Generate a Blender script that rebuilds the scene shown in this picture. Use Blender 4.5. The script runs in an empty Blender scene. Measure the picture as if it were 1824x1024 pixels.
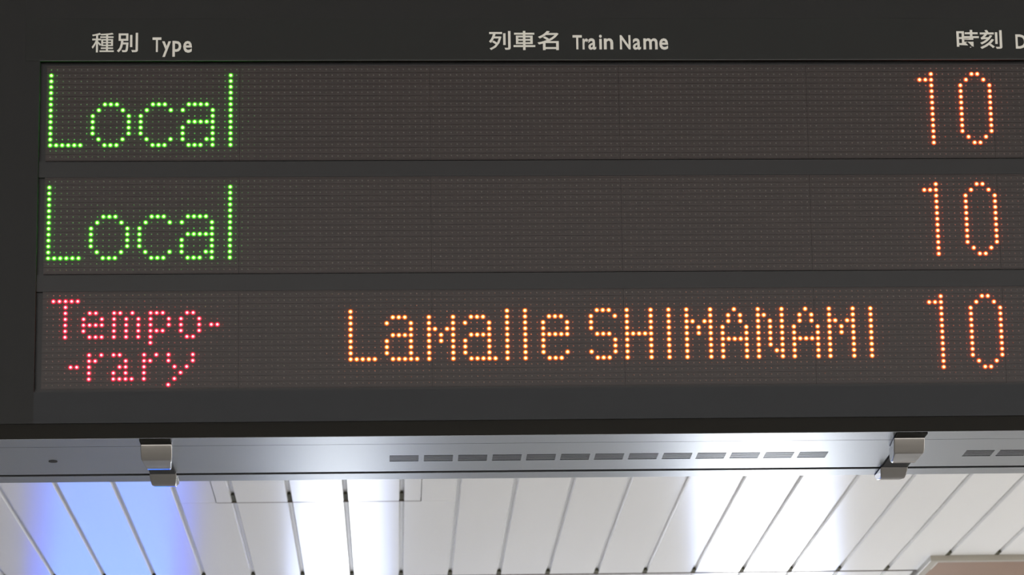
import bpy, bmesh, math, random
from mathutils import Matrix, Vector

C = bpy.context.scene.collection
SC = bpy.context.scene
random.seed(4)
FLOOR = 0.0
CAMZ = 1.6                      # eye height of the photographer
ZC = 3.6                        # underside of the ceiling panels
DZ = 2.8652                     # height of the first LED row
TILT = -0.143758                # the display face leans down towards the viewers

# ------------------------------------------------------------------ camera
cd = bpy.data.cameras.new('camera'); cam = bpy.data.objects.new('camera', cd); C.objects.link(cam)
def rot(a, b, c):
    return Matrix.Rotation(a, 3, 'Z') @ Matrix.Rotation(b, 3, 'X') @ Matrix.Rotation(c, 3, 'Y')
M = rot(-0.0505450213693751, 0.3181433494094909, 0.021697385909898677)
mw = Matrix.Identity(4)
for r in range(3):
    mw[r][0] = M[r][0]; mw[r][1] = M[r][2]; mw[r][2] = -M[r][1]
mw[0][3], mw[1][3], mw[2][3] = 0.4254179, -2.949848, CAMZ
cam.matrix_world = mw
cd.sensor_fit = 'HORIZONTAL'; cd.sensor_width = 36.0; cd.lens = 4490.28 * 36 / 1824
cd.clip_start = 0.05; cd.clip_end = 200
cd.dof.use_dof = True; cd.dof.focus_distance = 3.12; cd.dof.aperture_fstop = 30
SC.camera = cam

# ------------------------------------------------------------------ world, exposure
w = bpy.data.worlds.new('world'); SC.world = w; w.use_nodes = True
wb = w.node_tree.nodes['Background']
wb.inputs[0].default_value = (1.0, 0.975, 0.95, 1); wb.inputs[1].default_value = 2.95
SC.view_settings.view_transform = 'Standard'; SC.view_settings.look = 'None'
SC.view_settings.exposure = 0.0; SC.view_settings.gamma = 1.0; SC.view_settings.use_curve_mapping = False
SC.cycles.use_denoising = True
SC.cycles.max_bounces = 6
SC.cycles.diffuse_bounces = 3

# ------------------------------------------------------------------ materials
def mat(name, col, rough=0.5, metal=0.0, emit=None, estr=1.0, spec=0.5, noise=None, aniso=0.0, bump=None, coat=0.0):
    m = bpy.data.materials.new(name); m.use_nodes = True
    nt = m.node_tree; b = nt.nodes['Principled BSDF']
    b.inputs['Base Color'].default_value = (*col, 1)
    b.inputs['Roughness'].default_value = rough
    b.inputs['Metallic'].default_value = metal
    b.inputs['Specular IOR Level'].default_value = spec
    b.inputs['Coat Weight'].default_value = coat
    if emit:
        b.inputs['Emission Color'].default_value = (*emit, 1); b.inputs['Emission Strength'].default_value = estr
    if noise:                                   # (scale vector, amount): a gentle mottling of the base colour
        sc, am = noise
        tc = nt.nodes.new('ShaderNodeTexCoord'); mp = nt.nodes.new('ShaderNodeMapping'); nz = nt.nodes.new('ShaderNodeTexNoise')
        mp.inputs['Scale'].default_value = sc; nz.inputs['Scale'].default_value = 1.0; nz.inputs['Detail'].default_value = 3
        mx = nt.nodes.new('ShaderNodeMix'); mx.data_type = 'RGBA'
        mx.inputs['A'].default_value = tuple(c * (1 - am) for c in col) + (1,)
        mx.inputs['B'].default_value = tuple(min(1, c * (1 + am)) for c in col) + (1,)
        nt.links.new(tc.outputs['Object'], mp.inputs['Vector']); nt.links.new(mp.outputs['Vector'], nz.inputs['Vector'])
        nt.links.new(nz.outputs['Fac'], mx.inputs['Factor']); nt.links.new(mx.outputs['Result'], b.inputs['Base Color'])
    if bump:                                    # (scale vector, distance)
        sc, di = bump
        tc = nt.nodes.new('ShaderNodeTexCoord'); mp = nt.nodes.new('ShaderNodeMapping'); nz = nt.nodes.new('ShaderNodeTexNoise')
        mp.inputs['Scale'].default_value = sc; nz.inputs['Scale'].default_value = 1.0; nz.inputs['Detail'].default_value = 2
        bp = nt.nodes.new('ShaderNodeBump'); bp.inputs['Distance'].default_value = di; bp.inputs['Strength'].default_value = 1.0
        nt.links.new(tc.outputs['Object'], mp.inputs['Vector']); nt.links.new(mp.outputs['Vector'], nz.inputs['Vector'])
        nt.links.new(nz.outputs['Fac'], bp.inputs['Height']); nt.links.new(bp.outputs['Normal'], b.inputs['Normal'])
    return m

MT = {}
MT['frame'] = mat('frame_black_paint', (.008, .008, .0075), .42, spec=.18, noise=((40, 40, 40), .10))
MT['header'] = mat('header_black_paint', (.006, .0066, .0055), .45, spec=.20, noise=((40, 40, 40), .10))
MT['bezel'] = mat('bezel_black_paint', (.0085, .0095, .0115), .40, spec=.22, noise=((40, 40, 40), .10))
MT['divider'] = mat('divider_dark_sheet', (.0088, .0080, .0082), .30, spec=.22, noise=((30, 30, 30), .10))
MT['gap_shade'] = mat('gap_shade_matte', (.014, .0130, .011), .7, spec=.1)  # near-black that stands in for shade in narrow gaps
MT['module'] = mat('led_module_resin', (.018, .0098, .0078), .30, spec=.27, noise=((25, 25, 25), .16))
MT['lens'] = mat('unlit_led_lens', (.13, .12, .11), .35, spec=.5)
MT['print'] = mat('cream_print', (.64, .62, .56), .6, noise=((60, 60, 60), .05))
MT['steel'] = mat('brushed_steel', (.31, .325, .345), .27, 1.0, bump=((6, 500, 500), .00002), noise=((3, 90, 3), .05))
MT['steel_edge'] = mat('steel_slat', (.36, .37, .39), .3, 1.0)
MT['cavity'] = mat('cavity_black', (.02, .02, .022), .8)
MT['chrome'] = mat('polished_chrome', (.29, .275, .26), .12, 1.0)
MT['panel'] = mat('white_enamelled_panel', (.90, .885, .86), .20, spec=.5, noise=((6, .4, 1), .03))
MT['groove'] = mat('groove_grey', (.80, .78, .75), .5)
MT['bracket'] = mat('dark_joint_bracket', (.10, .095, .065), .8, spec=.1)
MT['rim'] = mat('header_glint_grey', (.035, .035, .034), .4)  # lighter grey painted as a glint along the header's lower edge
MT['trim'] = mat('bay_trim_cream', (.38, .345, .285), .4)
MT['joint'] = mat('joint_brown', (.13, .105, .085), .8, spec=.08)
MT['bay'] = mat('bay_brown_board', (.26, .155, .098), .6, noise=((4, 4, 4), .12))
MT['floor'] = mat('floor_tile', (.66, .66, .64), .6, noise=((1.5, 1.5, 1.5), .12))
MT['wall'] = mat('wall_paint', (.70, .68, .66), .6, noise=((2, 2, 2), .05))
MT['pole'] = mat('grey_pole', (.3, .3, .31), .4)
MT['led_green'] = mat('led_green', (.1, .3, .05), .3, emit=(.020, 1.0, .0065), estr=120)
MT['led_red'] = mat('led_red', (.3, .05, .05), .3, emit=(1.0, .008, .011), estr=110)
MT['led_orange'] = mat('led_orange', (.3, .1, .05), .3, emit=(1.0, .07, .008), estr=110)
MT['led_amber'] = mat('led_amber', (.3, .15, .05), .3, emit=(1.0, .12, .008), estr=110)
MT['led_green_skirt'] = mat('led_green_skirt', (.02, .05, .01), .4, emit=(.045, .30, .004), estr=1.0)  # dim emission paints the bloom around lit LEDs, one per colour
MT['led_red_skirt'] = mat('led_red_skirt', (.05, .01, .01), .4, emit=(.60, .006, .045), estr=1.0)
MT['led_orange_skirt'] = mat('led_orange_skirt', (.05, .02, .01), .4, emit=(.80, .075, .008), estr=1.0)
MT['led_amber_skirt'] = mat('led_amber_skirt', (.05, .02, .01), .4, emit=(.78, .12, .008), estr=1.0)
MT['lit_white'] = mat('backlit_white', (.8, .8, .8), .4, emit=(.92, .96, 1.0), estr=9)
MT['lit_white_soft'] = mat('backlit_white_soft', (.8, .8, .8), .4, emit=(.90, .95, 1.0), estr=6)
MT['lit_blue'] = mat('backlit_blue', (.1, .2, .8), .4, emit=(.04, .22, 1.0), estr=3.2)
MT['lit_white_border'] = mat('fringe_pale_blue', (.8, .8, .8), .4, emit=(.45, .58, 1.0), estr=2.2)  # added glow that tints the edges of the white streaks
MT['lit_white_soft_border'] = MT['lit_white_border']
MT['lit_blue_border'] = mat('fringe_deep_blue', (.1, .1, .8), .4, emit=(.01, .09, 1.0), estr=1.7)  # added deeper glow for the edges of the blue streak
MT['box'] = mat('lightbox_case', (.25, .25, .26), .4, .6)

# ------------------------------------------------------------------ mesh helpers
def link(name, verts, faces, m, parent=None, loc=None, origin=(0, 0, 0), mats=None, fm=None, smooth=False, bevel=0, solid=0):
    """verts in world metres; origin = world base of the parent (children keep local coordinates)"""
    me = bpy.data.meshes.new(name)
    o0 = Vector(origin)
    me.from_pydata([tuple(Vector(v) - o0) for v in verts], [], faces)
    for k in (mats or [m]): me.materials.append(MT[k])
    if fm: me.polygons.foreach_set('material_index', fm)
    if smooth: me.polygons.foreach_set('use_smooth', [True] * len(me.polygons))
    me.update()
    ob = bpy.data.objects.new(name, me); C.objects.link(ob)
    if parent is not None: ob.parent = parent
    elif any(origin): ob.location = origin
    if solid:
        md = ob.modifiers.new('solid', 'SOLIDIFY'); md.thickness = solid; md.offset = -1
    if bevel:
        md = ob.modifiers.new('bevel', 'BEVEL'); md.width = bevel; md.segments = 3; md.limit_method = 'ANGLE'; md.angle_limit = math.radians(35); md.harden_normals = smooth
    return ob
class MB:
    def __init__(s): s.v = []; s.f = []; s.m = []
    def add(s, vs, fs, mi=0):
        n = len(s.v); s.v += [tuple(v) for v in vs]; s.f += [tuple(i + n for i in f) for f in fs]; s.m += [mi] * len(fs)
    def box(s, x0, x1, y0, y1, z0, z1, mi=0, tr=None):
        vs = [(x, y, z) for z in (z0, z1) for y in (y0, y1) for x in (x0, x1)]
        if tr: vs = [tr(*v) for v in vs]
        s.add(vs, [(0, 2, 3, 1), (4, 5, 7, 6), (0, 1, 5, 4), (2, 6, 7, 3), (0, 4, 6, 2), (1, 3, 7, 5)], mi)
def face(X, s, h=0.0):
    """point on the leaning display face: X along it, s up it, h towards the viewer"""
    return (X, s * math.sin(TILT) - h * math.cos(TILT), DZ + s * math.cos(TILT) + h * math.sin(TILT))
def fbox(mb, x0, x1, s0, s1, h0, h1, mi=0):
    mb.box(x0, x1, h0, h1, s0, s1, mi, tr=lambda x, h, s: face(x, s, h))
def tag(o, label=None, cat=None, group=None, kind=None):
    if label: o['label'] = label
    if cat: o['category'] = cat
    if group: o['group'] = group
    if kind: o['kind'] = kind
def empty(name, loc):
    o = bpy.data.objects.new(name, None); C.objects.link(o); o.location = loc; o.empty_display_size = .1
    return o
def prism_x(mb, x0, x1, prof, mi=0, tr=None):
    n = len(prof)
    vs = [(x0, y, z) for y, z in prof] + [(x1, y, z) for y, z in prof]
    mb.add(vs, [tuple(range(n)), tuple(range(2 * n - 1, n - 1, -1))] + [(i, i + n, (i + 1) % n + n, (i + 1) % n) for i in range(n)], mi)

# ------------------------------------------------------------------ the hall
fl = MB(); fl.box(-9, 18, -16, 16, -.1, 0)
tag(link('floor', fl.v, fl.f, 'floor'), kind='structure')
ce = empty('ceiling', (0, 0, ZC)); tag(ce, kind='structure')
cb = MB(); cb.box(-9, 8, -11, 16, ZC + .012, ZC + .10)
link('backing', cb.v, cb.f, 'groove', ce, origin=(0, 0, ZC))
PW = .1889; X0 = -.109
def groove_profile(x0, x1, l=True, r=True):
    g = .0048; c = .0045; d = .010
    a = [(x0 + g, ZC + d), (x0 + g + c, ZC)] if l else [(x0 + .0012, ZC + d), (x0 + .0012, ZC)]
    b = [(x1 - g - c, ZC), (x1 - g, ZC + d)] if r else [(x1 - .0012, ZC), (x1 - .0012, ZC + d)]
    return a + b
def ceiling_panel(x0, x1, y0, y1, l=True, r=True, name='ceiling_panel', parent=ce, org=(0, 0, ZC), dz=0.0):
    p = groove_profile(x0, x1, l, r)
    vs = [(x, y0, z + dz) for x, z in p] + [(x, y1, z + dz) for x, z in p]
    return link(name, vs, [(4, 5, 1, 0), (5, 6, 2, 1), (6, 7, 3, 2), (0, 1, 2, 3), (7, 6, 5, 4), (3, 7, 4, 0)], 'panel', parent, origin=org)
JY = 6.672; BX, BY = 2.471, 6.405
HX0, HX1, HY0, HY1 = -.169, .523, 4.55, 5.418
ht = empty('access_hatch', (.177, 5.0, ZC)); tag(ht, 'white panelled access hatch in the ceiling, its thin brown edge below the board', 'hatch')
for k in range(-19, 33):
    a = X0 + PW * k; b = a + PW
    end = BY - .004 if a + .05 > BX else JY - .009
    partial = a < BX - .05 and b > BX + .05
    if -2 < k < 4:                                           # strips that meet the hatch
        ceiling_panel(a, b, HY1 + .011, end)
        ceiling_panel(a, b, -4.0, HY0 - .008)
        if k == -1:
            ceiling_panel(a, HX0 - .0006, HY0 - .008, HY1 + .008, True, False)
            ceiling_panel(HX0, b, HY0, HY1, False, True, 'hatch_panel', ht, (.177, 5.0, ZC), -.0015)
        elif k == 3:
            ceiling_panel(HX1 + .0006, b, HY0 - .008, HY1 + .008, False, True)
            ceiling_panel(a, HX1, HY0, HY1, True, False, 'hatch_panel', ht, (.177, 5.0, ZC), -.0015)
        else:
            ceiling_panel(a, b, HY0, HY1, True, True, 'hatch_panel', ht, (.177, 5.0, ZC), -.0015)
    else:
        ceiling_panel(a, b, -4.0, end)
    if end > 6.5:
        ceiling_panel(a, min(b, BX - .002) if partial else b, JY + .009, 12.9)
    # dark bracket where each groove meets the cross joint
    m = MB(); m.box(a - .009, a + .009, end - .045, end + .004, ZC + .0005, ZC + .011)
    link('joint_bracket', m.v, m.f, 'bracket', ce, origin=(0, 0, ZC))
m = MB(); m.box(HX0, HX1, HY1 + .0005, HY1 + .0105, ZC - .0012, ZC + .011)
link('hatch_edge', m.v, m.f, 'joint', ht, origin=(.177, 5.0, ZC))
for k in range(0, 4):
    a = X0 + PW * k
    m = MB(); m.box(a - .006, a + .006, HY1 - .09, HY1 + .001, ZC + .002, ZC + .010)
    link('groove_stop', m.v, m.f, 'bracket', ht, origin=(.177, 5.0, ZC))
m = MB(); m.box(-3.7, BX, JY - .008, JY + .008, ZC - .0010, ZC + .0115)
link('cross_joint', m.v, m.f, 'joint', ce, origin=(0, 0, ZC))

# recessed bay with a cream surround and a brown board
by = empty('ceiling_bay', (BX, BY, ZC)); tag(by, 'brown ceiling bay framed in cream trim at the lower right corner of the view', 'ceiling bay')
def ring(prof, x0, x1, y0, y1):
    """mitred frame: prof = (inset, z) pairs"""
    vs = []; fs = []
    for i, z in prof:
        vs += [(x0 + i, y0 + i, z), (x1 - i, y0 + i, z), (x1 - i, y1 - i, z), (x0 + i, y1 - i, z)]
    for j in range(len(prof) - 1):
        for q in range(4):
            a = j * 4 + q; b = j * 4 + (q + 1) % 4
            fs.append((a, a + 4, b + 4, b))
    return vs, fs
vs, fs = ring([(0, ZC + .011), (0, ZC - .018), (.002, ZC - .020), (.031, ZC - .020), (.033, ZC - .018), (.033, ZC + .011)], BX, 5.6, BY, 10.0)
link('trim_surround', vs, fs, 'trim', by, origin=(BX, BY, ZC))
m = MB(); m.box(BX + .031, 5.56, BY + .031, 9.9, ZC + .004, ZC + .011)
link('brown_board', m.v, m.f, 'bay', by, origin=(BX, BY, ZC))

w2 = MB(); w2.box(-9.2, -9, -16, 13.2, 0, ZC + .1)  # unseen wall, added so more light comes from the right
tag(link('wall_left', w2.v, w2.f, 'wall'), kind='structure')
wl = MB(); wl.box(-9, 18, 13.0, 13.2, 0, ZC + .01)
tag(link('wall_back', wl.v, wl.f, 'wall'), kind='structure')

# lit signs standing in the hall beyond the board: only their reflections show in the photograph
def lightbox(name, x0, x1, z0, z1, y, mt, label, pillar=True):
    e = empty(name, ((x0 + x1) / 2, y, 0 if z0 < .3 else z0)); o = tuple(e.location)
    tag(e, label, 'light box')
    m = MB(); m.box(x0 - .06, x1 + .06, y + .02, y + .20, max(0, z0 - .03), z1 + .03)
    link('case', m.v, m.f, 'box', e, origin=o)
    m = MB(); m.box(x0 + .05, x1 - .05, y, y + .02, z0, z1)
    link('lit_face', m.v, m.f, mt, e, origin=o)
    for xa, xb in ((x0 - .05, x0 + .048), (x1 - .048, x1 + .05)):
        m = MB(); m.box(xa, xb, y + .002, y + .02, z0, z1)
        link('streak_fringe', m.v, m.f, mt + '_border', e, origin=o)  # added side strips soften the edges of the reflected streaks
    return e
lightbox('tall_light_box', 1.93, 2.55, .02, 3.5, 9.0, 'lit_white', 'tall white backlit panel standing beyond the board, right of centre')
lightbox('hanging_light_box', -.03, .37, .20, 3.54, 9.0, 'lit_white_soft', 'white backlit panel beyond the board, left of centre')
lightbox('blue_light_box', -1.27, -.58, 1.9, 3.54, 9.0, 'lit_blue', 'blue backlit panel high up beyond the board, at far left')

# ------------------------------------------------------------------ the departure board
XL, XR = -.47, 1.62
ZB = 2.4024
B0 = (.55, .15, ZB)
bd = empty('departure_board', B0)
tag(bd, 'long dark hanging departure board with green, red and orange LED text', 'departure board')
def part(name, mb, m, parent=bd, label=None, kind=None, mats=None, **kw):
    o = link(name, mb.v, mb.f, m, parent, origin=B0, mats=mats, fm=mb.m if mats else None, **kw)
    tag(o, label, kind=kind)
    return o
ST = .20                                            # top of the face
WT, WBm = .0101, -.4098                             # display window
WX0, WX1 = -.0138, 1.452
# body behind the face
mb = MB()
yt = face(0, ST)[1]; zt = face(0, ST)[2]
prof = [face(0, ST, -.012)[1:], (.2855, zt), (.2855, ZB + .016), (.075, ZB + .016), face(0, -.45, -.012)[1:]]
prism_x(mb, XL, XR, prof)
part('housing', mb, 'frame')
# side frame, header, bottom bezel
mb = MB(); fbox(mb, XL, WX0, -.4487, WT - .0002, -.010, .0035); fbox(mb, XL, -.0321, WT - .0002, ST, -.010, .0035)
fbox(mb, -.0322, XR, .0648, ST, -.010, .0033)
part('frame', mb, 'frame')
mb = MB(); fbox(mb, -.0321, XR, WT, .0650, -.010, .0035)
part('header_panel', mb, 'header', bevel=.0002)
mb = MB(); fbox(mb, WX0, XR, WT - .0001, WT + .0006, .0030, .0041)
part('header_edge_glint', mb, 'rim')  # thin light strip in place of a highlight on the edge
mb = MB(); fbox(mb, WX0, XR, -.4487, WBm, -.010, .0035)
part('bottom_bezel', mb, 'bezel')
mb = MB(); fbox(mb, XL, XR, -.4672, -.4487, -.012, .0005)
part('bottom_shade_strip', mb, 'gap_shade')  # dark strip stands in for the shadow gap below the bezel
mb = MB(); fbox(mb, WX1, XR, WBm, WT, -.010, .0035)
part('side_bezel', mb, 'frame')
mb = MB(); fbox(mb, WX0, WX1, WBm, WT, -.010, -.0060)
part('window_backing', mb, 'divider')
for s0, s1 in ((-.1389, -.1190), (-.2838, -.2630), (-.4098, -.4066)):
    mb = MB(); fbox(mb, WX0, WX1, s0, s1, -.0062, -.0012)
    part('divider_strip', mb, 'divider')

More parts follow.
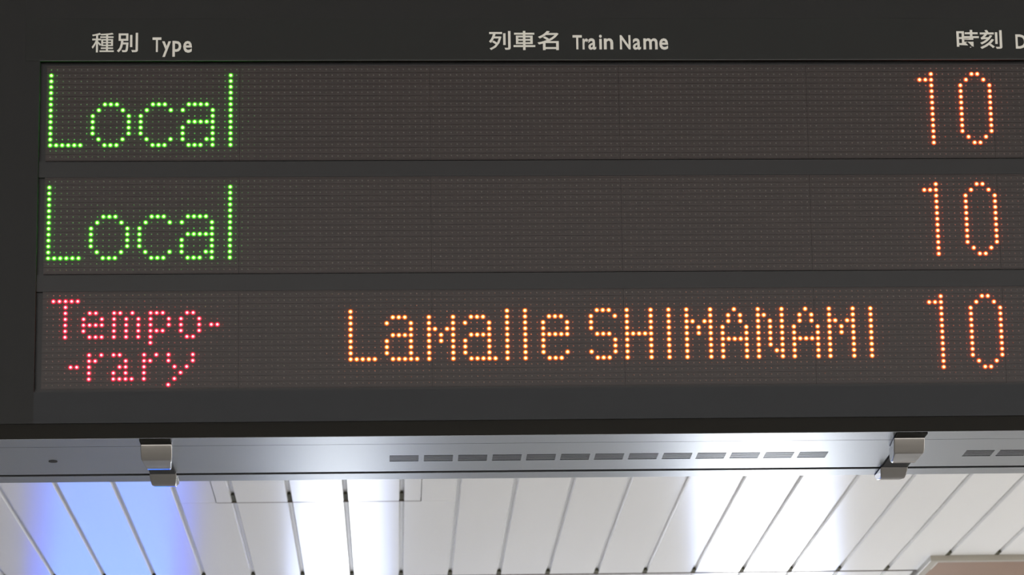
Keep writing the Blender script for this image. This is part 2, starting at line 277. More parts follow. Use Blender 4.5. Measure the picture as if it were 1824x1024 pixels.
# header lettering (outlines as data: verts, faces per glyph)
GL = {'種':([[0.635,0.596],[0.385,0.596],[0.385,0.67],[0.635,0.67],[0.635,0.726],[0.568,0.721],[0.496,0.718],[0.422,0.715],[0.417,0.738],[0.411,0.759],[0.4,0.785],[0.585,0.795],[0.758,0.811],[0.9,0.834],[0.955,0.767],[0.876,0.752],[0.798,0.741],[0.719,0.733],[0.719,0.67],[0.952,0.67],[0.952,0.596],[0.719,0.596],[0.719,0.541],[0.932,0.541],[0.932,0.208],[0.719,0.208],[0.719,0.148],[0.937,0.148],[0.937,0.076],[0.719,0.076],[0.719,0.009],[0.971,0.009],[0.971,-0.065],[0.359,-0.065],[0.359,0.009],[0.635,0.009],[0.635,0.076],[0.416,0.076],[0.416,0.148],[0.635,0.148],[0.635,0.208],[0.427,0.208],[0.427,0.541],[0.635,0.541],[0.635,0.276],[0.635,0.344],[0.506,0.344],[0.506,0.276],[0.851,0.276],[0.851,0.344],[0.719,0.344],[0.719,0.276],[0.635,0.406],[0.635,0.473],[0.506,0.473],[0.506,0.406],[0.851,0.406],[0.851,0.473],[0.719,0.473],[0.719,0.406],[0.376,0.748],[0.333,0.735],[0.292,0.724],[0.292,0.564],[0.417,0.564],[0.417,0.482],[0.292,0.482],[0.292,0.429],[0.334,0.388],[0.389,0.333],[0.43,0.288],[0.377,0.219],[0.348,0.261],[0.316,0.305],[0.292,0.336],[0.292,-0.084],[0.206,-0.084],[0.206,0.337],[0.173,0.263],[0.123,0.173],[0.066,0.091],[0.051,0.123],[0.037,0.148],[0.021,0.172],[0.088,0.263],[0.148,0.373],[0.193,0.482],[0.043,0.482],[0.043,0.564],[0.206,0.564],[0.206,0.705],[0.163,0.697],[0.114,0.688],[0.061,0.68],[0.054,0.703],[0.047,0.723],[0.034,0.748],[0.157,0.772],[0.269,0.8],[0.363,0.833],[0.423,0.765]],[[12,14,13],[98,10,99],[10,100,99],[11,14,12],[97,10,98],[10,14,11],[97,9,10],[100,14,10],[96,9,97],[100,15,14],[60,15,100],[96,60,9],[60,8,9],[60,16,15],[95,60,96],[95,61,60],[8,16,60],[8,17,16],[7,17,8],[95,62,61],[7,4,17],[4,18,17],[7,5,4],[3,18,4],[95,90,62],[90,63,62],[94,90,95],[7,6,5],[94,91,90],[89,63,90],[93,91,94],[93,92,91],[1,3,2],[1,18,3],[1,19,18],[1,20,19],[0,20,1],[43,21,0],[21,20,0],[43,22,21],[87,89,88],[87,63,89],[87,64,63],[87,65,64],[41,70,42],[70,54,42],[54,43,42],[54,22,43],[54,23,22],[54,53,23],[53,58,23],[58,57,23],[57,24,23],[86,65,87],[85,66,86],[66,65,86],[85,67,66],[70,55,54],[52,58,53],[52,59,58],[56,24,57],[85,68,67],[70,46,55],[46,52,55],[46,59,52],[46,56,59],[46,45,56],[45,50,56],[50,49,56],[49,24,56],[85,69,68],[84,77,85],[77,74,85],[74,69,85],[70,47,46],[44,50,45],[44,51,50],[48,24,49],[84,78,77],[76,74,77],[76,75,74],[73,69,74],[73,70,69],[72,70,73],[72,71,70],[41,47,70],[41,44,47],[41,51,44],[41,48,51],[41,24,48],[84,79,78],[83,79,84],[40,24,41],[39,25,40],[25,24,40],[39,26,25],[83,82,79],[82,81,79],[81,80,79],[37,39,38],[37,26,39],[37,27,26],[37,28,27],[36,28,37],[35,29,36],[29,28,36],[35,30,29],[33,35,34],[33,30,35],[33,31,30],[33,32,31]]),
'別':([[0.405,0.548],[0.405,0.713],[0.178,0.713],[0.178,0.548],[0.505,0.452],[0.291,0.452],[0.289,0.429],[0.286,0.393],[0.284,0.372],[0.513,0.372],[0.512,0.351],[0.511,0.339],[0.511,0.326],[0.499,0.124],[0.484,0.004],[0.46,-0.055],[0.438,-0.075],[0.413,-0.085],[0.384,-0.09],[0.351,-0.092],[0.308,-0.092],[0.248,-0.09],[0.243,-0.057],[0.236,-0.035],[0.216,0.007],[0.288,0.001],[0.327,0.0],[0.353,0.0],[0.366,0.001],[0.373,0.002],[0.376,0.005],[0.39,0.041],[0.402,0.132],[0.411,0.277],[0.271,0.277],[0.242,0.144],[0.185,0.014],[0.086,-0.104],[0.061,-0.073],[0.043,-0.056],[0.013,-0.034],[0.123,0.113],[0.172,0.283],[0.189,0.452],[0.081,0.452],[0.081,0.808],[0.505,0.808],[0.68,0.151],[0.579,0.151],[0.579,0.734],[0.68,0.734],[0.927,0.019],[0.922,-0.027],[0.904,-0.06],[0.874,-0.08],[0.829,-0.09],[0.768,-0.094],[0.677,-0.095],[0.667,-0.061],[0.657,-0.035],[0.637,0.009],[0.726,0.008],[0.779,0.007],[0.811,0.008],[0.82,0.01],[0.822,0.012],[0.824,0.021],[0.824,0.835],[0.927,0.835]],[[66,68,67],[66,51,68],[48,50,49],[48,47,50],[65,51,66],[65,52,51],[64,52,65],[63,52,64],[59,61,60],[62,52,63],[59,62,61],[59,52,62],[59,53,52],[58,53,59],[58,54,53],[57,54,58],[57,55,54],[57,56,55],[44,2,45],[2,46,45],[2,1,46],[1,4,46],[44,3,2],[0,4,1],[44,0,3],[44,4,0],[43,4,44],[42,5,43],[5,4,43],[42,6,5],[42,7,6],[42,8,7],[42,9,8],[42,10,9],[42,11,10],[42,12,11],[42,33,12],[33,13,12],[41,34,42],[34,33,42],[41,35,34],[32,13,33],[41,36,35],[31,13,32],[31,14,13],[40,36,41],[30,14,31],[40,39,36],[39,38,36],[38,37,36],[23,25,24],[29,14,30],[29,15,14],[28,15,29],[23,26,25],[27,15,28],[23,27,26],[23,15,27],[22,15,23],[22,16,15],[21,16,22],[21,17,16],[21,18,17],[20,18,21],[20,19,18]]),
'列':([[0.284,0.334],[0.337,0.295],[0.368,0.269],[0.395,0.327],[0.423,0.408],[0.441,0.48],[0.241,0.48],[0.209,0.407],[0.168,0.332],[0.113,0.254],[0.085,0.282],[0.064,0.3],[0.034,0.323],[0.113,0.441],[0.169,0.571],[0.205,0.7],[0.047,0.7],[0.047,0.8],[0.585,0.8],[0.585,0.7],[0.31,0.7],[0.3,0.659],[0.286,0.608],[0.276,0.577],[0.48,0.577],[0.495,0.58],[0.558,0.561],[0.471,0.248],[0.325,0.035],[0.119,-0.105],[0.1,-0.071],[0.085,-0.05],[0.056,-0.018],[0.166,0.038],[0.249,0.104],[0.313,0.18],[0.279,0.21],[0.226,0.252],[0.161,0.299],[0.221,0.376],[0.73,0.15],[0.628,0.15],[0.628,0.738],[0.73,0.738],[0.938,0.017],[0.933,-0.025],[0.917,-0.057],[0.888,-0.076],[0.848,-0.085],[0.796,-0.089],[0.717,-0.09],[0.709,-0.057],[0.7,-0.032],[0.681,0.012],[0.756,0.01],[0.799,0.009],[0.825,0.01],[0.832,0.011],[0.833,0.011],[0.834,0.018],[0.834,0.849],[0.938,0.849]],[[59,61,60],[59,44,61],[41,43,42],[41,40,43],[58,44,59],[58,45,44],[52,54,53],[57,45,58],[56,45,57],[55,45,56],[52,55,54],[52,45,55],[52,46,45],[51,46,52],[51,47,46],[50,47,51],[50,48,47],[50,49,48],[16,18,17],[16,19,18],[15,19,16],[14,20,15],[20,19,15],[14,21,20],[14,22,21],[14,23,22],[24,26,25],[14,24,23],[14,26,24],[13,6,14],[6,26,14],[6,5,26],[5,27,26],[13,7,6],[4,27,5],[12,7,13],[3,27,4],[12,8,7],[38,0,39],[38,1,0],[12,11,8],[11,10,8],[10,9,8],[2,27,3],[37,1,38],[37,2,1],[37,27,2],[36,27,37],[36,35,27],[35,28,27],[34,28,35],[33,28,34],[32,28,33],[32,31,28],[31,30,28],[30,29,28]]),
'車':([[0.445,0.666],[0.069,0.666],[0.069,0.763],[0.445,0.763],[0.445,0.853],[0.55,0.853],[0.55,0.763],[0.931,0.763],[0.931,0.666],[0.55,0.666],[0.55,0.62],[0.86,0.62],[0.86,0.202],[0.55,0.202],[0.55,0.149],[0.965,0.149],[0.965,0.052],[0.55,0.052],[0.55,-0.097],[0.445,-0.097],[0.445,0.052],[0.039,0.052],[0.039,0.149],[0.445,0.149],[0.445,0.202],[0.144,0.202],[0.144,0.62],[0.445,0.62],[0.445,0.293],[0.445,0.368],[0.244,0.368],[0.244,0.293],[0.757,0.293],[0.757,0.368],[0.55,0.368],[0.55,0.293],[0.445,0.455],[0.445,0.529],[0.244,0.529],[0.244,0.455],[0.757,0.455],[0.757,0.529],[0.55,0.529],[0.55,0.455]],[[3,5,4],[3,6,5],[1,3,2],[1,6,3],[1,7,6],[1,8,7],[0,8,1],[27,9,0],[9,8,0],[27,10,9],[25,38,26],[38,27,26],[38,10,27],[38,11,10],[38,37,11],[37,42,11],[42,41,11],[41,12,11],[25,39,38],[36,42,37],[36,43,42],[40,12,41],[25,30,39],[30,36,39],[30,43,36],[30,40,43],[30,29,40],[29,34,40],[34,33,40],[33,12,40],[25,31,30],[28,34,29],[28,35,34],[32,12,33],[25,28,31],[25,35,28],[25,32,35],[25,12,32],[24,12,25],[23,13,24],[13,12,24],[23,14,13],[21,23,22],[21,14,23],[21,15,14],[21,16,15],[20,16,21],[19,17,20],[17,16,20],[19,18,17]]),
'名':([[0.385,0.543],[0.444,0.499],[0.488,0.463],[0.573,0.523],[0.655,0.597],[0.704,0.657],[0.366,0.657],[0.3,0.599],[0.219,0.541],[0.118,0.483],[0.096,0.512],[0.078,0.532],[0.045,0.561],[0.208,0.657],[0.319,0.753],[0.4,0.858],[0.516,0.836],[0.483,0.789],[0.461,0.76],[0.457,0.754],[0.779,0.754],[0.796,0.759],[0.864,0.717],[0.753,0.556],[0.617,0.43],[0.499,0.354],[0.863,0.354],[0.863,-0.093],[0.759,-0.093],[0.759,-0.041],[0.341,-0.041],[0.341,-0.093],[0.238,-0.093],[0.238,0.233],[0.201,0.221],[0.145,0.205],[0.078,0.188],[0.063,0.221],[0.05,0.245],[0.024,0.281],[0.168,0.319],[0.291,0.363],[0.392,0.41],[0.36,0.437],[0.307,0.479],[0.239,0.529],[0.321,0.589],[0.341,0.257],[0.341,0.056],[0.759,0.056],[0.759,0.257]],[[14,16,15],[14,17,16],[14,18,17],[14,19,18],[20,22,21],[14,20,19],[14,22,20],[13,22,14],[13,6,22],[6,5,22],[5,23,22],[13,7,6],[4,23,5],[12,7,13],[12,8,7],[3,23,4],[45,0,46],[11,8,12],[3,24,23],[45,1,0],[11,10,8],[10,9,8],[44,1,45],[2,24,3],[44,2,1],[43,2,44],[43,24,2],[42,24,43],[42,25,24],[41,25,42],[40,25,41],[40,26,25],[40,50,26],[50,27,26],[39,50,40],[38,47,39],[47,50,39],[38,33,47],[33,48,47],[49,27,50],[37,33,38],[37,34,33],[32,48,33],[37,35,34],[36,35,37],[32,30,48],[30,49,48],[30,29,49],[29,27,49],[32,31,30],[28,27,29]]),
'時':([[0.567,0.197],[0.615,0.135],[0.655,0.067],[0.567,0.014],[0.529,0.081],[0.485,0.142],[0.423,0.213],[0.508,0.262],[0.719,0.735],[0.936,0.735],[0.936,0.64],[0.719,0.64],[0.719,0.541],[0.978,0.541],[0.978,0.445],[0.851,0.445],[0.851,0.36],[0.968,0.36],[0.968,0.265],[0.851,0.265],[0.851,0.008],[0.847,-0.031],[0.831,-0.061],[0.801,-0.079],[0.76,-0.089],[0.705,-0.092],[0.622,-0.093],[0.614,-0.06],[0.606,-0.037],[0.586,0.007],[0.666,0.005],[0.714,0.004],[0.741,0.005],[0.749,0.006],[0.748,0.006],[0.749,0.011],[0.749,0.265],[0.37,0.265],[0.37,0.36],[0.749,0.36],[0.749,0.445],[0.365,0.445],[0.365,0.541],[0.617,0.541],[0.617,0.64],[0.407,0.64],[0.407,0.735],[0.617,0.735],[0.617,0.855],[0.719,0.855],[0.16,0.199],[0.277,0.199],[0.277,0.402],[0.16,0.402],[0.16,0.692],[0.16,0.498],[0.277,0.498],[0.277,0.692],[0.376,0.103],[0.16,0.103],[0.16,0.021],[0.062,0.021],[0.062,0.789],[0.376,0.789]],[[47,49,48],[47,8,49],[61,54,62],[54,63,62],[54,57,63],[57,42,63],[42,38,63],[38,58,63],[45,47,46],[45,8,47],[45,9,8],[45,10,9],[61,55,54],[56,42,57],[44,10,45],[43,11,44],[11,10,44],[43,12,11],[56,41,42],[38,43,42],[38,12,43],[38,13,12],[38,40,13],[40,14,13],[61,53,55],[53,56,55],[53,41,56],[53,40,41],[53,52,40],[52,38,40],[38,39,40],[61,50,53],[51,38,52],[51,37,38],[51,7,37],[7,36,37],[7,35,36],[51,6,7],[0,35,7],[51,5,6],[61,59,50],[59,51,50],[59,5,51],[1,35,0],[59,4,5],[2,35,1],[61,60,59],[28,30,29]]),
'刻':([[0.428,0.382],[0.284,0.242],[0.109,0.127],[0.088,0.157],[0.071,0.179],[0.044,0.21],[0.161,0.275],[0.254,0.344],[0.31,0.4],[0.204,0.393],[0.136,0.386],[0.096,0.376],[0.087,0.409],[0.078,0.435],[0.064,0.471],[0.093,0.482],[0.11,0.495],[0.13,0.514],[0.156,0.543],[0.196,0.593],[0.224,0.633],[0.04,0.633],[0.04,0.73],[0.292,0.73],[0.285,0.747],[0.267,0.784],[0.237,0.835],[0.333,0.861],[0.366,0.809],[0.39,0.762],[0.403,0.73],[0.614,0.73],[0.614,0.633],[0.345,0.633],[0.304,0.577],[0.256,0.517],[0.229,0.487],[0.392,0.494],[0.41,0.52],[0.43,0.552],[0.453,0.595],[0.55,0.564],[0.563,0.285],[0.513,0.22],[0.469,0.17],[0.518,0.126],[0.576,0.072],[0.631,0.014],[0.555,-0.055],[0.504,0.003],[0.449,0.057],[0.4,0.103],[0.317,0.034],[0.217,-0.033],[0.103,-0.096],[0.082,-0.067],[0.064,-0.043],[0.037,-0.011],[0.236,0.099],[0.394,0.233],[0.521,0.405],[0.615,0.368],[0.939,0.016],[0.934,-0.027],[0.918,-0.058],[0.887,-0.077],[0.847,-0.086],[0.791,-0.09],[0.705,-0.091],[0.697,-0.058],[0.689,-0.034],[0.669,0.01],[0.75,0.007],[0.798,0.007],[0.826,0.008],[0.834,0.009],[0.836,0.011],[0.837,0.018],[0.837,0.842],[0.939,0.842],[0.757,0.153],[0.658,0.153],[0.658,0.739],[0.757,0.739]],[[77,79,78],[77,62,79],[81,83,82],[81,80,83],[76,62,77],[76,63,62],[75,63,76],[70,72,71],[74,63,75],[73,63,74],[70,73,72],[70,63,73],[70,64,63],[69,64,70],[68,64,69],[68,65,64],[68,66,65],[68,67,66],[26,28,27],[25,28,26],[25,29,28],[24,29,25],[24,30,29],[23,30,24],[21,23,22],[21,30,23],[21,31,30],[21,32,31],[20,32,21],[19,33,20],[33,32,20],[19,34,33],[39,41,40],[18,34,19],[18,35,34],[39,0,41],[38,0,39],[17,35,18],[37,0,38],[17,36,35],[16,36,17],[15,36,16],[36,0,37],[15,0,36],[14,0,15],[13,8,14],[8,0,14],[12,8,13],[11,10,12],[10,9,12],[9,8,12],[59,61,60],[7,0,8],[7,1,0],[59,42,61],[6,1,7],[59,43,42],[5,1,6],[5,4,1],[4,3,1],[3,2,1],[58,43,59],[58,44,43],[58,45,44],[58,51,45],[51,46,45],[58,52,51],[50,46,51],[57,52,58],[50,47,46],[49,47,50],[57,53,52],[49,48,47],[56,53,57],[56,55,53],[55,54,53]]),
'T':([[0.369,0.576],[0.369,-0.018],[0.235,-0.018],[0.235,0.576],[-0.001,0.576],[-0.001,0.7],[0.605,0.7],[0.605,0.576]],[[4,6,5],[4,7,6],[3,7,4],[2,0,3],[0,7,3],[2,1,0]]),
'y':([[-0.007,-0.248],[0.154,0.096],[-0.029,0.467],[0.112,0.467],[0.222,0.238],[0.326,0.467],[0.466,0.467],[0.131,-0.248]],[[1,3,2],[1,4,3],[4,6,5],[4,7,6],[1,7,4],[0,7,1]]),
'p':([[0.039,-0.248],[0.039,0.467],[0.213,0.467],[0.358,0.44],[0.451,0.355],[0.483,0.221],[0.451,0.092],[0.363,0.004],[0.238,-0.027],[0.205,-0.025],[0.173,-0.018],[0.164,-0.015],[0.164,-0.248],[0.179,0.097],[0.205,0.091],[0.228,0.089],[0.294,0.107],[0.338,0.153],[0.355,0.222],[0.34,0.293],[0.299,0.335],[0.225,0.351],[0.164,0.351],[0.164,0.103]],[[0,22,1],[22,2,1],[22,3,2],[22,4,3],[22,21,4],[21,20,4],[20,5,4],[0,23,22],[19,5,20],[18,5,19],[17,5,18],[17,6,5],[16,6,17],[15,6,16],[0,13,23],[0,14,13],[15,7,6],[0,11,14],[11,15,14],[11,7,15],[11,8,7],[0,12,11],[10,8,11],[9,8,10]]),
'e':([[0.392,-0.002],[0.331,-0.021],[0.257,-0.027],[0.13,0.01],[0.05,0.105],[0.023,0.23],[0.051,0.358],[0.132,0.445],[0.251,0.477],[0.365,0.447],[0.439,0.357],[0.467,0.193],[0.155,0.193],[0.172,0.147],[0.215,0.108],[0.282,0.094],[0.33,0.1],[0.379,0.117],[0.456,0.161],[0.456,0.033],[0.327,0.32],[0.298,0.351],[0.253,0.363],[0.203,0.351],[0.169,0.32],[0.158,0.288],[0.335,0.288]],[[7,9,8],[7,10,9],[6,22,7],[22,10,7],[6,23,22],[21,10,22],[5,23,6],[21,11,10],[5,24,23],[20,11,21],[5,25,24],[26,11,20],[5,26,25],[5,11,26],[4,12,5],[12,11,5],[4,13,12],[17,19,18],[4,14,13],[16,19,17],[4,15,14],[3,15,4],[15,19,16],[3,19,15],[3,0,19],[2,0,3],[2,1,0]]),
'r':([[0.176,0.364],[0.151,0.364],[0.191,0.422],[0.239,0.463],[0.289,0.476],[0.331,0.47],[0.371,0.45],[0.421,0.41],[0.355,0.302],[0.311,0.337],[0.286,0.35],[0.268,0.354],[0.222,0.339],[0.189,0.297],[0.176,0.233],[0.176,-0.018],[0.051,-0.018],[0.051,0.467],[0.176,0.467]],[[3,5,4],[3,6,5],[16,18,17],[16,1,18],[1,0,18],[2,6,3],[2,7,6],[1,7,2],[1,11,7],[11,10,7],[10,9,7],[9,8,7],[16,13,1],[13,12,1],[12,11,1],[16,14,13],[16,15,14]]),
'a':([[0.385,-0.011],[0.355,-0.024],[0.325,-0.027],[0.285,-0.021],[0.255,-0.001],[0.25,0.011],[0.226,-0.005],[0.181,-0.022],[0.135,-0.027],[0.069,-0.009],[0.024,0.038],[0.007,0.102],[0.034,0.183],[0.098,0.23],[0.173,0.26],[0.24,0.284],[0.24,0.293],[0.232,0.331],[0.214,0.349],[0.177,0.356],[0.134,0.349],[0.09,0.327],[0.017,0.259],[0.017,0.405],[0.065,0.447],[0.12,0.469],[0.185,0.476],[0.275,0.459],[0.341,0.404],[0.365,0.312],[0.365,0.08],[0.366,0.073],[0.365,0.074],[0.364,0.075],[0.369,0.076],[0.383,0.083],[0.429,0.114],[0.429,0.016],[0.196,0.179],[0.15,0.15],[0.135,0.115],[0.141,0.094],[0.156,0.078],[0.181,0.072],[0.202,0.076],[0.224,0.086],[0.24,0.1],[0.24,0.196]],[[25,27,26],[24,27,25],[24,28,27],[23,28,24],[22,21,23],[21,20,23],[20,28,23],[20,19,28],[19,18,28],[18,29,28],[17,29,18],[16,29,17],[16,30,29],[15,30,16],[14,30,15],[13,47,14],[47,30,14],[12,47,13],[12,38,47],[46,30,47],[11,38,12],[11,39,38],[11,40,39],[11,41,40],[35,37,36],[10,41,11],[45,30,46],[10,42,41],[44,30,45],[34,37,35],[44,33,30],[33,32,30],[32,31,30],[10,43,42],[33,37,34],[43,33,44],[43,37,33],[10,37,43],[9,5,10],[5,37,10],[5,0,37],[9,6,5],[4,0,5],[3,0,4],[9,7,6],[8,7,9],[3,1,0],[2,1,3]]),
'i':([[0.074,0.523],[0.048,0.549],[0.038,0.585],[0.048,0.621],[0.074,0.647],[0.11,0.657],[0.146,0.647],[0.172,0.621],[0.182,0.585],[0.172,0.549],[0.146,0.523],[0.11,0.513],[0.047,-0.018],[0.047,0.467],[0.172,0.467],[0.172,-0.018]],[[12,14,13],[12,15,14],[4,6,5],[3,6,4],[3,7,6],[2,7,3],[2,8,7],[1,8,2],[1,9,8],[0,9,1],[0,10,9],[11,10,0]]),
'n':([[0.145,0.408],[0.18,0.442],[0.231,0.467],[0.287,0.476],[0.373,0.455],[0.435,0.387],[0.457,0.279],[0.457,-0.018],[0.332,-0.018],[0.332,0.276],[0.322,0.328],[0.298,0.358],[0.261,0.369],[0.231,0.363],[0.2,0.345],[0.168,0.314],[0.168,-0.018],[0.043,-0.018],[0.043,0.467],[0.168,0.467],[0.168,0.408]],[[2,4,3],[1,4,2],[17,0,18],[0,19,18],[0,20,19],[1,5,4],[0,5,1],[17,15,0],[15,14,0],[14,13,0],[13,12,0],[12,5,0],[12,11,5],[11,6,5],[10,6,11],[9,6,10],[17,16,15],[9,7,6],[8,7,9]]),
'N':([[0.614,-0.018],[0.184,0.477],[0.184,-0.018],[0.056,-0.018],[0.056,0.7],[0.16,0.7],[0.596,0.202],[0.596,0.7],[0.724,0.7],[0.724,-0.018]],[[3,5,4],[3,1,5],[1,6,5],[6,8,7],[6,9,8],[3,2,1],[0,6,1],[0,9,6]]),
'm':([[0.166,0.429],[0.183,0.443],[0.231,0.468],[0.279,0.476],[0.339,0.466],[0.39,0.435],[0.415,0.404],[0.444,0.432],[0.498,0.464],[0.564,0.476],[0.652,0.452],[0.71,0.383],[0.73,0.284],[0.73,-0.018],[0.605,-0.018],[0.605,0.276],[0.594,0.327],[0.567,0.355],[0.53,0.364],[0.505,0.359],[0.474,0.341],[0.448,0.318],[0.448,-0.018],[0.323,-0.018],[0.323,0.277],[0.313,0.33],[0.291,0.356],[0.259,0.365],[0.225,0.36],[0.194,0.345],[0.166,0.318],[0.166,-0.018],[0.041,-0.018],[0.041,0.467],[0.166,0.467]],[[8,10,9],[2,4,3],[1,4,2],[32,34,33],[32,0,34],[1,5,4],[7,10,8],[7,11,10],[0,5,1],[0,6,5],[6,11,7],[32,30,0],[30,29,0],[29,28,0],[28,6,0],[28,27,6],[27,11,6],[27,18,11],[18,17,11],[17,12,11],[26,18,27],[26,19,18],[26,20,19],[25,20,26],[16,12,17],[25,21,20],[24,21,25],[15,12,16],[32,31,30],[24,22,21],[15,13,12],[23,22,24],[14,13,15]]),
'D':([[0.343,0.7],[0.557,0.645],[0.682,0.51],[0.723,0.341],[0.676,0.166],[0.545,0.033],[0.344,-0.018],[0.058,-0.018],[0.058,0.7],[0.328,0.106],[0.489,0.151],[0.565,0.246],[0.585,0.341],[0.557,0.458],[0.473,0.542],[0.323,0.576],[0.192,0.576],[0.192,0.106]],[[7,16,8],[16,0,8],[16,1,0],[16,15,1],[15,2,1],[7,17,16],[14,2,15],[13,2,14],[13,3,2],[12,3,13],[12,4,3],[11,4,12],[10,4,11],[10,5,4],[9,5,10],[7,9,17],[7,5,9],[7,6,5]])}
TXT = [('種',0.0505,0.0783,0.0211,0.0465),('別',0.0822,0.1085,0.0211,0.0465),('T',0.1267,0.1378,0.0215,0.0405),('y',0.1388,0.1499,0.0151,0.0354),('p',0.1518,0.1629,0.0153,0.0359),('e',0.1653,0.1763,0.0205,0.0359),
('列',0.5517,0.5792,0.0234,0.0484),('車',0.5829,0.6105,0.0234,0.0485),('名',0.6134,0.6405,0.0233,0.0485),('T',0.6582,0.67,0.0242,0.0429),('r',0.6708,0.6781,0.0241,0.0385),('a',0.6781,0.6882,0.0237,0.0388),('i',0.692,0.6956,0.0241,0.0434),('n',0.698,0.7099,0.0241,0.0387),
('N',0.7185,0.7321,0.0241,0.0428),('a',0.735,0.7454,0.0236,0.0387),('m',0.7485,0.7667,0.024,0.0387),('e',0.7688,0.7802,0.0236,0.0386),
('時',1.1516,1.1805,0.0241,0.0493),('刻',1.1818,1.2104,0.0241,0.0493),('D',1.2279,1.2417,0.0244,0.0433)]
for ch, xa, xb, sa, sb in TXT:
    vs, fs = GL[ch]
    bx0 = min(v[0] for v in vs); bx1 = max(v[0] for v in vs); by0 = min(v[1] for v in vs); by1 = max(v[1] for v in vs)
    out = [face(xa + (v[0] - bx0) / (bx1 - bx0) * (xb - xa), sa + (v[1] - by0) / (by1 - by0) * (sb - sa), .0039) for v in vs]
    mb = MB(); mb.add(out, fs)
    o = part('printed_character', mb, 'print', label='cream printed character ' + ch + ' on the header')

# LED modules
P = .0075
OFF = [0.0, .1440854, .2885668]
def pat(s):
    """'r:c,c;r:c-c' -> list of (col,row)"""
    out = []
    for seg in s.split(';'):
        rr, cc = seg.split(':')
        r = rr.split('-'); rows = range(int(r[0]), int(r[-1]) + 1)
        for c in cc.split(','):
            q = c.split('-')
            for k in range(int(q[0]), int(q[-1]) + 1):
                for r_ in rows: out.append((k, r_))
    return sorted(set(out))
LC = [('L', 0, '1-13:0;13:0-5'), ('o', 7, '6:2-4;7:1,5;8-11:0,6;12:1,5;13:2-4'), ('c', 15, '6:2-4;7:1,5;8-11:0;12:1,5;13:2-4'),
      ('a', 22, '6:1-4;7:0,5;8:5;9:1-5;10-11:0,5;12:0,4,5;13:1-3,5'), ('l', 30, '1-13:0')]
TEN = [('1', 147, '1-13:2;2:0,1'), ('0', 154, '1:2,3;2:1,4;3-11:0,5;12:1,4;13:2,3')]
AS = '4:1-3;5:0,4;6:4;7:1-4;8-10:0,4;11:1-5'
CM = '3-11:0,4;5:1,3;6-7:2'; CA = '3:2;4-5:1,3;6-7:0,4;8:0-4;9-11:0,4'
TMP = [('T', 1, '1:0-4;2-7:2'), ('e', 6, '3:1,2;4:0,3;5:0-3;6:0;7:1-3'), ('m', 11, '3:0,1,3;4-7:0,2,4'), ('p', 17, '3:0-2;4-5:0,3;6:0-2;7-8:0'),
       ('o', 22, '3:1,2;4-6:0,3;7:1,2'), ('hyphen', 27, '5:0,1'), ('hyphen', 4, '12:0,1'), ('r', 7, '10-14:0;10:2;11:1'),
       ('a', 11, '10:0,1;11:2;12:1,2;13:0,2;14:0-3'), ('r', 16, '10-14:0;10:2;11:1'), ('y', 20, '10-11:0,4;12:1,3;13:2;14:1;15:0')]
LM = [('L', 0, '3-11:0;11:0-4'), ('a', 6, AS), ('M', 13, '4-11:0,4;6:1,3;7-8:2'), ('a', 19, AS), ('l', 26, '3-11:0'), ('l', 29, '3-11:0'),
      ('e', 32, '4:1-3;5-6:0,4;7:0-4;8-10:0;10:4;11:1-3'), ('S', 40, '3:1-3;4:0,4;5-6:0;7:1-3;8-9:4;10:0,4;11:1-3'), ('H', 46, '3-11:0,4;7:1-3'), ('I', 53, '3-11:0'),
      ('M', 56, CM), ('A', 62, CA), ('N', 68, '3-11:0,4;4:1;5-9:2;10:3'), ('A', 74, CA), ('M', 80, CM), ('I', 87, '3-11:0')]
lit = [set(), set(), set()]
def dome(mb, X, s, r, hgt, seg=8, rings=(1.0, .80, .42), h0=-.0022):
    vs = []; fs = []
    n = len(rings)
    for j, q in enumerate(rings):
        hh = h0 + hgt * math.sqrt(max(0, 1 - q * q))
        for k in range(seg):
            a = 2 * math.pi * k / seg
            vs.append(face(X + r * q * math.cos(a), s + r * q * math.sin(a), hh))
    vs.append(face(X, s, h0 + hgt))
    for j in range(n - 1):
        for k in range(seg):
            a = j * seg + k; b = j * seg + (k + 1) % seg
            fs.append((a, b, b + seg, a + seg))
    for k in range(seg): fs.append(((n - 1) * seg + k, (n - 1) * seg + (k + 1) % seg, n * seg))
    mb.add(vs, fs)
ROWN = ['top', 'middle', 'bottom']
def glyph(row, ch, base, ptn, mt, colour, kind='letter'):
    mb = MB()
    for c, r in pat(ptn):
        lit[row].add((base + c, r))
        dome(mb, (base + c) * P, -r * P - OFF[row], LR, LH)
        n0 = len(mb.m)                                   # glowing ring added as the colour halo around the lit LED
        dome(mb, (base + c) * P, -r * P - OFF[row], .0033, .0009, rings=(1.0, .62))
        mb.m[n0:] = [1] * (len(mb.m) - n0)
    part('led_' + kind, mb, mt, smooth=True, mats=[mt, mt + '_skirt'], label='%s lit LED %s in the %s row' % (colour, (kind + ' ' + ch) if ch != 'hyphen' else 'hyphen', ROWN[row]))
LR, LH = .0018, .0026
for row in (0, 1):
    for ch, b, p_ in LC: glyph(row, ch, b, p_, 'led_green', 'green')
for ch, b, p_ in TMP: glyph(2, ch, b, p_, 'led_red', 'red')
for ch, b, p_ in LM: glyph(2, ch, b + 50, p_, 'led_amber', 'amber')
for row in (0, 1, 2):
    for ch, b, p_ in TEN: glyph(row, ch, b, p_, 'led_orange', 'orange', 'digit')
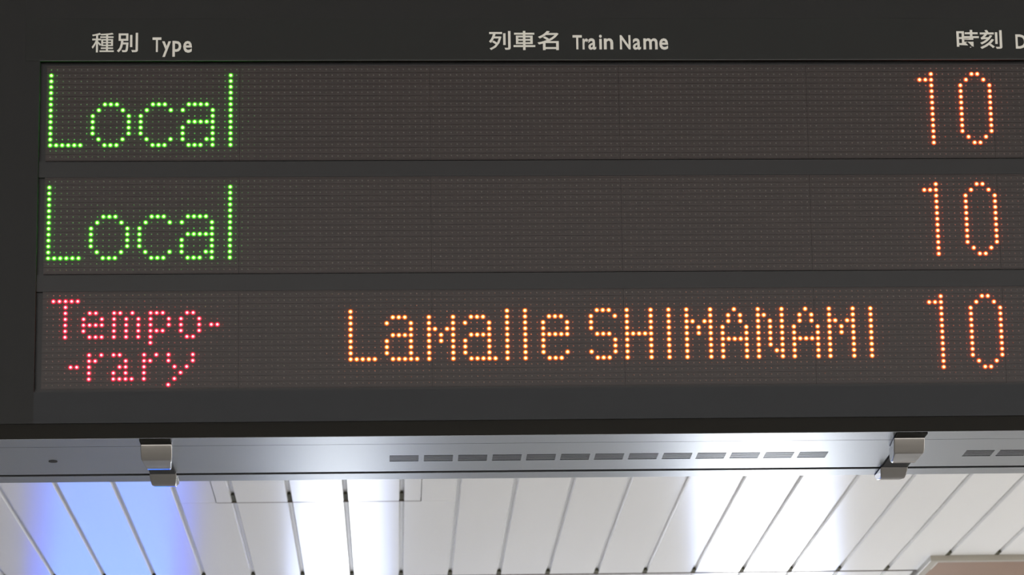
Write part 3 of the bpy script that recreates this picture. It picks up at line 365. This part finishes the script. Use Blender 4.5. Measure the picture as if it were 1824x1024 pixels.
for row in range(3):
    for mcol in range(6):
        c0 = mcol * 32
        xa = (c0 - .5) * P + .00012; xb = (c0 + 31.5) * P - .00012
        if mcol == 0: xa -= .002
        sa = -OFF[row] - 15.7 * P; sb = -OFF[row] + .7 * P
        mb = MB(); fbox(mb, xa, xb, sa, sb, -.0060, -.0022)
        for r in range(17):                                      # shading louvres between the rows
            s = -OFF[row] - (r - .5) * P
            fbox(mb, xa, xb, s - .0004, s + .0004, -.0023, -.0014)
        mod = part('led_module', mb, 'module')
        mb = MB()
        for c in range(c0, c0 + 32):
            for r in range(16):
                if (c, r) not in lit[row]:
                    dome(mb, c * P, -r * P - OFF[row], .00105, .0012, seg=6, rings=(1.0, .55), h0=-.0022)
        part('unlit_leds', mb, 'lens', parent=mod, kind='stuff', smooth=True)

# steel underside
def holed(x0, x1, y0, y1, z, holes):
    """flat sheet with rectangular holes (x0,x1,y0,y1)"""
    xs = sorted({x0, x1} | {v for h in holes for v in h[:2]}); ys = sorted({y0, y1} | {v for h in holes for v in h[2:]})
    idx = {(i, j): i * len(ys) + j for i in range(len(xs)) for j in range(len(ys))}
    vs = [(x, y, z) for x in xs for y in ys]; fs = []
    for i in range(len(xs) - 1):
        for j in range(len(ys) - 1):
            cx = (xs[i] + xs[i + 1]) / 2; cy = (ys[j] + ys[j + 1]) / 2
            if not any(h[0] < cx < h[1] and h[2] < cy < h[3] for h in holes):
                fs.append((idx[i, j], idx[i, j + 1], idx[i + 1, j + 1], idx[i + 1, j]))
    return vs, fs
VP, VL = .04375, .0369
vents = [.4225 + VP * k for k in range(13)] + [1.1632 + VP * k for k in range(9)]
VY0, VY1 = .1625, .1930
holes = [(x, x + VL, VY0, VY1) for x in vents]
mb = MB(); vs, fs = holed(XL, XR, .1060, .2445, ZB, holes); mb.add(vs, fs)
part('underside_panel', mb, 'steel', label='brushed steel panel under the board', solid=.002)
mb = MB(); mb.box(XL, XR, .0672, .1045, ZB - .0001, ZB + .016)
part('front_lip', mb, 'steel', label='brushed steel lip along the front of the underside')
mb = MB(); mb.box(XL, XR, .2536, .2855, ZB - .0004, ZB + .016)
part('rear_rim', mb, 'steel', label='brushed steel rim along the back of the underside')
mb = MB(); mb.box(XL, XR, .104, .2535, ZB + .012, ZB + .0158); mb.box(XL, XR, .2522, .2535, ZB + .0003, ZB + .013)  # second box blackens the rim's front so the slot looks shaded
part('cavity_shade', mb, 'cavity')
for x in vents:
    mb = MB(); n = 6
    pitch = (VY1 - VY0) / n
    for k in range(1, n):
        y = VY0 + k * pitch
        mb.box(x - .0002, x + VL + .0002, y - .0008, y + .0008, ZB, ZB + .0005)
    part('vent_slats', mb, 'steel_edge', label='row of thin steel vent slats over dark slots')
mb = MB(); N = 20
vs = [(-.0037 + .0056 * math.cos(2 * math.pi * k / N), .176 + .0056 * math.sin(2 * math.pi * k / N), z) for z in (ZB + .001, ZB - .0006) for k in range(N)]
mb.add(vs, [tuple(range(N, 2 * N))] + [(k, k + N, (k + 1) % N + N, (k + 1) % N) for k in range(N)])
part('plug', mb, 'cavity', label='small round black plug in the steel underside')
# two chromed draw latches
def loft_x(mb, x0, x1, prof):
    """closed profile of (y, z, inset): the plate narrows by inset on both sides"""
    n = len(prof)
    vs = [(x0 + i, y, z) for y, z, i in prof] + [(x1 - i, y, z) for y, z, i in prof]
    mb.add(vs, [tuple(range(n)), tuple(range(2 * n - 1, n - 1, -1))] + [(i, i + n, (i + 1) % n + n, (i + 1) % n) for i in range(n)])
def latch(x0, x1, c0, c1):
    z = ZB - .0006
    mb = MB()
    loft_x(mb, x0, x1, [(.0900, z, 0), (.0905, z - .003, 0), (.0965, z - .0150, .0002), (.0985, z - .0188, .0010), (.1000, z - .0192, .0012),
                        (.112, z - .0200, .0022), (.126, z - .0212, .0034), (.138, z - .0214, .0044), (.146, z - .0180, .0044), (.148, z - .012, .0044), (.144, z, .004)])
    lv = part('latch', mb, 'chrome', bevel=.0016, label='polished chrome draw latch', smooth=True)
    mb = MB(); mb.box(x0 + .0005, x1 - .0005, .0700, .0915, z - .0012, z + .0004)
    part('latch_gap_shade', mb, 'gap_shade', parent=lv)  # dark strip paints the shadow between bezel and lever
    mb = MB(); mb.box(c0 + .001, c1 - .001, .138, .240, z - .0016, z + .0004)
    part('latch_arm_shade', mb, 'cavity', parent=lv)  # black arm plate also carries the painted shade before the catch
    mb = MB()
    loft_x(mb, c0, c1, [(.236, z, 0), (.2440, z - .004, 0), (.2500, z - .0095, .0006), (.2570, z - .0122, .0018), (.284, z - .0075, .0024), (.294, z - .0050, .0028), (.298, z - .002, .003), (.298, z + .012, .003), (.2870, z + .012, .003), (.2870, z, 0)])
    part('latch_catch', mb, 'chrome', parent=lv, bevel=.0016, smooth=True)
latch(.1145, .1535, .1120, .1465)
latch(1.0550, 1.0945, 1.0665, 1.1020)

# suspension tubes
for x in (.05, 1.10):
    mb = MB(); N = 20
    vs = [(x + .03 * math.cos(2 * math.pi * k / N), .14 + .03 * math.sin(2 * math.pi * k / N), z) for z in (zt - .01, ZC + .012) for k in range(N)]
    mb.add(vs, [(k, (k + 1) % N, (k + 1) % N + N, k + N) for k in range(N)])
    part('suspension_tube', mb, 'pole', smooth=True)
